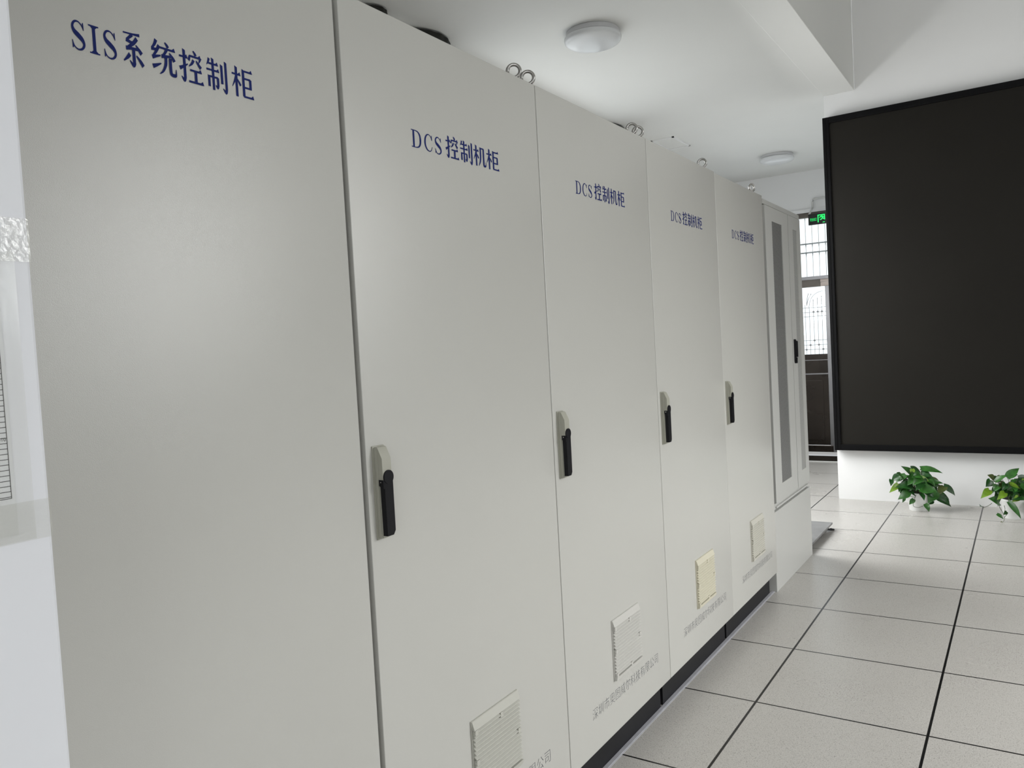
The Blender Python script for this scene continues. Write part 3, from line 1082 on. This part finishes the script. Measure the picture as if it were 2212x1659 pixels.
# ------------------------------------------------------------------ taped form on the pier
def form():
    x = -0.85
    f = thing('inspection_form', 'printed table form in a clear sleeve taped on the white pier at left', 'paper', (x, 0.27, 1.26))
    bm = new_bm()
    add_box(bm, x + 0.0004, x + 0.0008, 0.165, 0.3745, 1.272, 1.553)
    obj('sheet', bm, M_paper, f)
    bm = new_bm()
    g = x + 0.0010
    def line(ya, za, yb_, zb_, t=0.0007):
        if abs(ya - yb_) < 1e-6:
            pts = [(ya - t / 2, za), (ya + t / 2, za), (ya + t / 2, zb_), (ya - t / 2, zb_)]
        else:
            pts = [(ya, za - t / 2), (yb_, zb_ - t / 2), (yb_, zb_ + t / 2), (ya, za + t / 2)]
        bm.faces.new([bm.verts.new((g, a, c)) for a, c in pts])
    zr = [1.530, 1.512] + [1.4930 - 0.00535 * k for k in range(35)]
    zr = [z for z in zr if z > 1.3095] + [1.3095]
    for z in zr:
        line(0.18, z, 0.3705, z)
    for yy in (0.18, 0.20, 0.255, 0.29, 0.3305, 0.3705):
        line(yy, 1.3095, yy, 1.530)
    place_font(bm, font_verts('010'), lambda u, v: (g, u, v), 0.3625, 0.3695, 1.3670, 1.3705)
    obj('printed_table', bm, M_ink, f, recalc=False)
    bm = new_bm()
    add_box(bm, x + 0.0014, x + 0.0018, 0.15, 0.3905, 1.265, 1.555)
    obj('plastic_sleeve', bm, M_sleeve, f)
    for z0, z1, ya in ((1.546, 1.590, 0.12), (1.264, 1.304, 0.12)):
        bm = new_bm()
        add_box(bm, x + 0.0020, x + 0.0023, ya, 0.4062, z0, z1)
        obj('tape_strip', bm, M_tape, f)
form()

# ------------------------------------------------------------------ potted pothos plants
def leaf_mesh(bm, base, tip, width, normal, mi, droop=0.12, fold=0.18):
    base, tip = Vector(base), Vector(tip)
    d = tip - base
    L = d.length
    d.normalize()
    side = d.cross(normal).normalized()
    n = side.cross(d).normalized()
    outline = [(0.0, 0.04), (0.04, 0.30), (0.12, 0.44), (0.25, 0.50), (0.42, 0.47), (0.60, 0.36), (0.78, 0.20), (0.91, 0.08), (1.0, 0.0)]
    rows = []
    for k, (u, w) in enumerate(outline):
        c = base + d * (u * L) + n * (droop * L * math.sin(math.pi * u) - droop * 0.6 * L * u * u)
        row = []
        for s in (-1.0, -0.55, 0.0, 0.55, 1.0):
            back = -0.10 * L * (abs(s) ** 1.5) if k == 1 else 0
            off = side * (s * w * width) + n * (fold * width * (abs(s) ** 1.4) * w * 1.2)
            row.append(bm.verts.new(c + off + d * back))
        rows.append(row)
    for a, b_ in zip(rows, rows[1:]):
        for k in range(4):
            f = bm.faces.new((a[k], a[k + 1], b_[k + 1], b_[k]))
            f.material_index = mi
            f.smooth = True

def plant(cx, cy, label, leaves, vines, pxm, origin, seed):
    """leaves: (base_u, base_v, tip_u, tip_v, width, tone, depth) in picture units scaled to metres in the plane facing the viewer"""
    rnd = random.Random(seed)
    p = thing('potted_plant', label, 'plant', (cx, cy, 0), 'pothos plants below the display')
    bm = new_bm()
    add_lathe(bm, [(0, 0.0), (0.066, 0.0), (0.069, 0.004), (0.083, 0.128), (0.086, 0.131), (0.086, 0.143), (0.081, 0.143), (0.078, 0.125), (0, 0.125)], cx, cy, 40)
    obj('pot', bm, M_pot, p, 50)
    bm = new_bm()
    add_lathe(bm, [(0.0785, 0.118), (0.0785, 0.126), (0.05, 0.132), (0, 0.134)], cx, cy, 24)
    obj('soil', bm, M_soil, p, 60)
    ru = Vector((RIGHT.x, RIGHT.y, 0)).normalized()
    fw = Vector((-ru.y, ru.x, 0))
    def at(u, v, dep):
        return Vector((cx, cy, 0)) + ru * ((u - origin[0]) * pxm) + Vector((0, 0, (origin[1] - v) * pxm)) + fw * dep
    bm = new_bm()
    st = new_bm()
    fill = []
    for k in range(30):            # inner leaves of the crown
        a = rnd.uniform(0, 2 * math.pi)
        rr = rnd.uniform(0.02, 0.10)
        u0_ = origin[0] + rr * math.cos(a) / pxm * 1.1
        v0_ = origin[1] - rnd.uniform(0.16, 0.29) / pxm
        sg = 1 if math.cos(a) > 0 else -1
        fill.append((u0_, v0_, u0_ + sg * rnd.uniform(70, 150), v0_ + rnd.uniform(-20, 110), rnd.uniform(80, 120), rnd.choice((0, 0, 1)), 0.09 * math.sin(a) + 0.02))
    for bu, bv, tu, tv, w, tone, dep in list(leaves) + fill:
        B = at(bu, bv, dep + rnd.uniform(-0.015, 0.015))
        tipd = dep + rnd.uniform(-0.05, 0.01)
        T_ = at(tu, tv, tipd)
        nrm = (Vector((0, 0, 1)) * rnd.uniform(0.35, 0.9) - fw * rnd.uniform(0.5, 1.0) + ru * rnd.uniform(-0.35, 0.35)).normalized()
        leaf_mesh(bm, B, T_, w * 1.18 * pxm, nrm, tone, droop=rnd.uniform(0.04, 0.14), fold=rnd.uniform(0.1, 0.35))
        # petiole from the pot to the leaf
        root = Vector((cx + rnd.uniform(-0.04, 0.04), cy + rnd.uniform(-0.04, 0.04), 0.125))
        out = Vector((B.x - cx, B.y - cy, 0))
        rad = out.length
        out.normalize()
        if B.z > 0.20 or rad < 0.07:
            mid = (root + B) / 2 + Vector((0, 0, 0.03))
        else:
            mid = Vector((cx, cy, 0)) + out * min(0.10, max(rad, 0.06)) + Vector((0, 0, 0.19))
        if B.z > 0.10:
            add_tube(st, [root, root * 0.55 + mid * 0.45 + Vector((0, 0, 0.03)), mid, mid * 0.4 + B * 0.6 + Vector((0, 0, 0.008)), B], 0.0024, 6, 0.0016)
    for v in vines:
        pv = [at(u, w, dd) for u, w, dd in v]
        sm = []
        for i in range(len(pv) - 1):
            p0, p1, p2, p3 = pv[max(i - 1, 0)], pv[i], pv[i + 1], pv[min(i + 2, len(pv) - 1)]
            for t in (0, 0.25, 0.5, 0.75):
                sm.append(0.5 * ((2 * p1) + (p2 - p0) * t + (2 * p0 - 5 * p1 + 4 * p2 - p3) * t * t + (3 * p1 - p0 - 3 * p2 + p3) * t ** 3))
        add_tube(st, sm + [pv[-1]], 0.0022, 6, 0.0013)
    obj('stems', st, M_stem, p, 60)
    obj('foliage', bm, M_leaf, p, None, recalc=False)
    return p

G, N_, Y_, B_ = 0, 1, 2, 3
P1 = [(520, 400, 352, 272, 80, N_, 0.02), (690, 345, 975, 410, 85, N_, 0.05), (545, 330, 720, 415, 80, G, 0.06), (560, 420, 395, 540, 130, N_, -0.02),
      (490, 590, 245, 560, 150, G, -0.03), (300, 530, 165, 648, 70, Y_, 0.0), (415, 635, 232, 727, 105, N_, -0.05), (540, 590, 752, 622, 135, N_, -0.09),
      (590, 455, 740, 515, 80, Y_, -0.03), (720, 540, 935, 545, 85, N_, 0.0), (850, 490, 972, 580, 50, B_, 0.04), (770, 650, 640, 800, 130, N_, -0.09),
      (940, 600, 805, 700, 105, B_, -0.05), (955, 595, 1150, 755, 95, G, 0.0), (785, 720, 975, 867, 95, G, -0.06), (900, 690, 1088, 822, 55, G, 0.03),
      (770, 790, 665, 838, 70, G, -0.03), (585, 800, 625, 908, 75, N_, -0.11), (480, 745, 412, 822, 60, N_, -0.06), (410, 740, 370, 812, 42, N_, 0.0),
      (985, 790, 1022, 862, 48, G, 0.0), (545, 660, 545, 738, 75, G, -0.10), (430, 640, 490, 695, 75, G, -0.03), (350, 420, 250, 500, 90, G, 0.03),
      (700, 430, 810, 490, 100, G, 0.02), (520, 325, 505, 410, 60, Y_, -0.01), (240, 475, 205, 560, 60, G, 0.03), (730, 410, 845, 420, 50, G, 0.07),
      (620, 480, 560, 600, 110, N_, -0.04), (660, 560, 790, 640, 110, G, -0.03), (480, 480, 330, 470, 100, G, 0.05), (640, 620, 720, 720, 100, G, -0.06),
      (560, 500, 640, 560, 90, G, 0.0), (450, 540, 420, 640, 90, G, 0.0), (800, 600, 880, 640, 80, G, 0.0), (860, 680, 940, 720, 70, N_, -0.02)]
V1 = [[(500, 680, -0.07), (455, 770, -0.08), (440, 830, -0.09), (500, 850, -0.10), (575, 822, -0.11)], [(420, 660, -0.03), (440, 705, -0.05), (490, 715, -0.07)],
      [(940, 715, -0.01), (905, 740, -0.02), (880, 760, -0.03)], [(900, 700, 0.0), (960, 760, 0.0), (985, 795, 0.0)], [(480, 700, -0.03), (410, 735, 0.0)]]
plant(-0.75, 6.865, 'leafy green pothos in a white pot, left one below the display', P1, V1, 0.000549, (602, 925), 3)
P2 = [(1905, 470, 2105, 342, 105, N_, 0.03), (1735, 480, 1608, 410, 80, B_, 0.03), (1700, 505, 1835, 400, 80, N_, 0.0), (1650, 490, 1570, 580, 110, G, 0.02),
      (1800, 530, 1978, 612, 95, Y_, -0.08), (1600, 620, 1402, 705, 95, Y_, -0.03), (1760, 650, 1585, 720, 90, Y_, -0.07), (1690, 790, 1485, 702, 120, N_, -0.06),
      (1745, 760, 1890, 1003, 85, N_, -0.10), (2010, 780, 2072, 925, 115, N_, -0.10), (1985, 500, 2055, 625, 75, G, -0.05), (2050, 480, 2230, 525, 90, G, 0.02),
      (2090, 640, 2240, 730, 90, G, 0.0), (1925, 710, 1812, 772, 75, Y_, -0.10), (2140, 830, 2205, 925, 85, N_, -0.06), (1840, 550, 1700, 600, 95, B_, 0.0),
      (1900, 610, 1755, 690, 100, G, -0.02), (2000, 560, 2160, 610, 110, N_, -0.03), (1950, 640, 2100, 705, 110, G, -0.04), (1468, 850, 1392, 818, 55, G, -0.03),
      (1640, 950, 1705, 1018, 52, N_, -0.07), (1770, 920, 1718, 960, 50, N_, -0.08), (1625, 1045, 1655, 1098, 50, B_, -0.10), (1660, 600, 1700, 690, 90, G, -0.01),
      (2080, 740, 2220, 810, 90, G, -0.03), (1850, 480, 1775, 440, 60, B_, 0.05), (2150, 495, 2260, 470, 90, N_, 0.02), (1960, 480, 2110, 440, 70, G, 0.05),
      (1880, 560, 1960, 700, 110, G, 0.0), (1830, 640, 1860, 760, 90, G, -0.03), (2040, 620, 2000, 740, 110, G, -0.03), (1720, 560, 1640, 640, 90, N_, 0.0),
      (2120, 560, 2210, 640, 100, N_, -0.02), (2180, 640, 2290, 720, 100, G, 0.0), (2100, 480, 2080, 560, 60, Y_, 0.0), (2200, 560, 2330, 600, 90, N_, 0.02)]
V2 = [[(1670, 810, -0.05), (1695, 880, -0.06), (1722, 950, -0.07), (1712, 1020, -0.09), (1660, 1062, -0.10)], [(1600, 800, -0.04), (1560, 838, -0.03), (1478, 866, -0.03)],
      [(1738, 830, -0.07), (1735, 880, -0.08), (1718, 930, -0.08)], [(1770, 940, -0.08), (1722, 1000, -0.08)], [(1745, 720, -0.04), (1690, 790, -0.05), (1660, 850, -0.05)]]
plant(-0.115, 6.785, 'leafy pothos with yellow-green leaves in a white pot, right one below the display', P2, V2, 0.000512, (1962, 1044), 8)
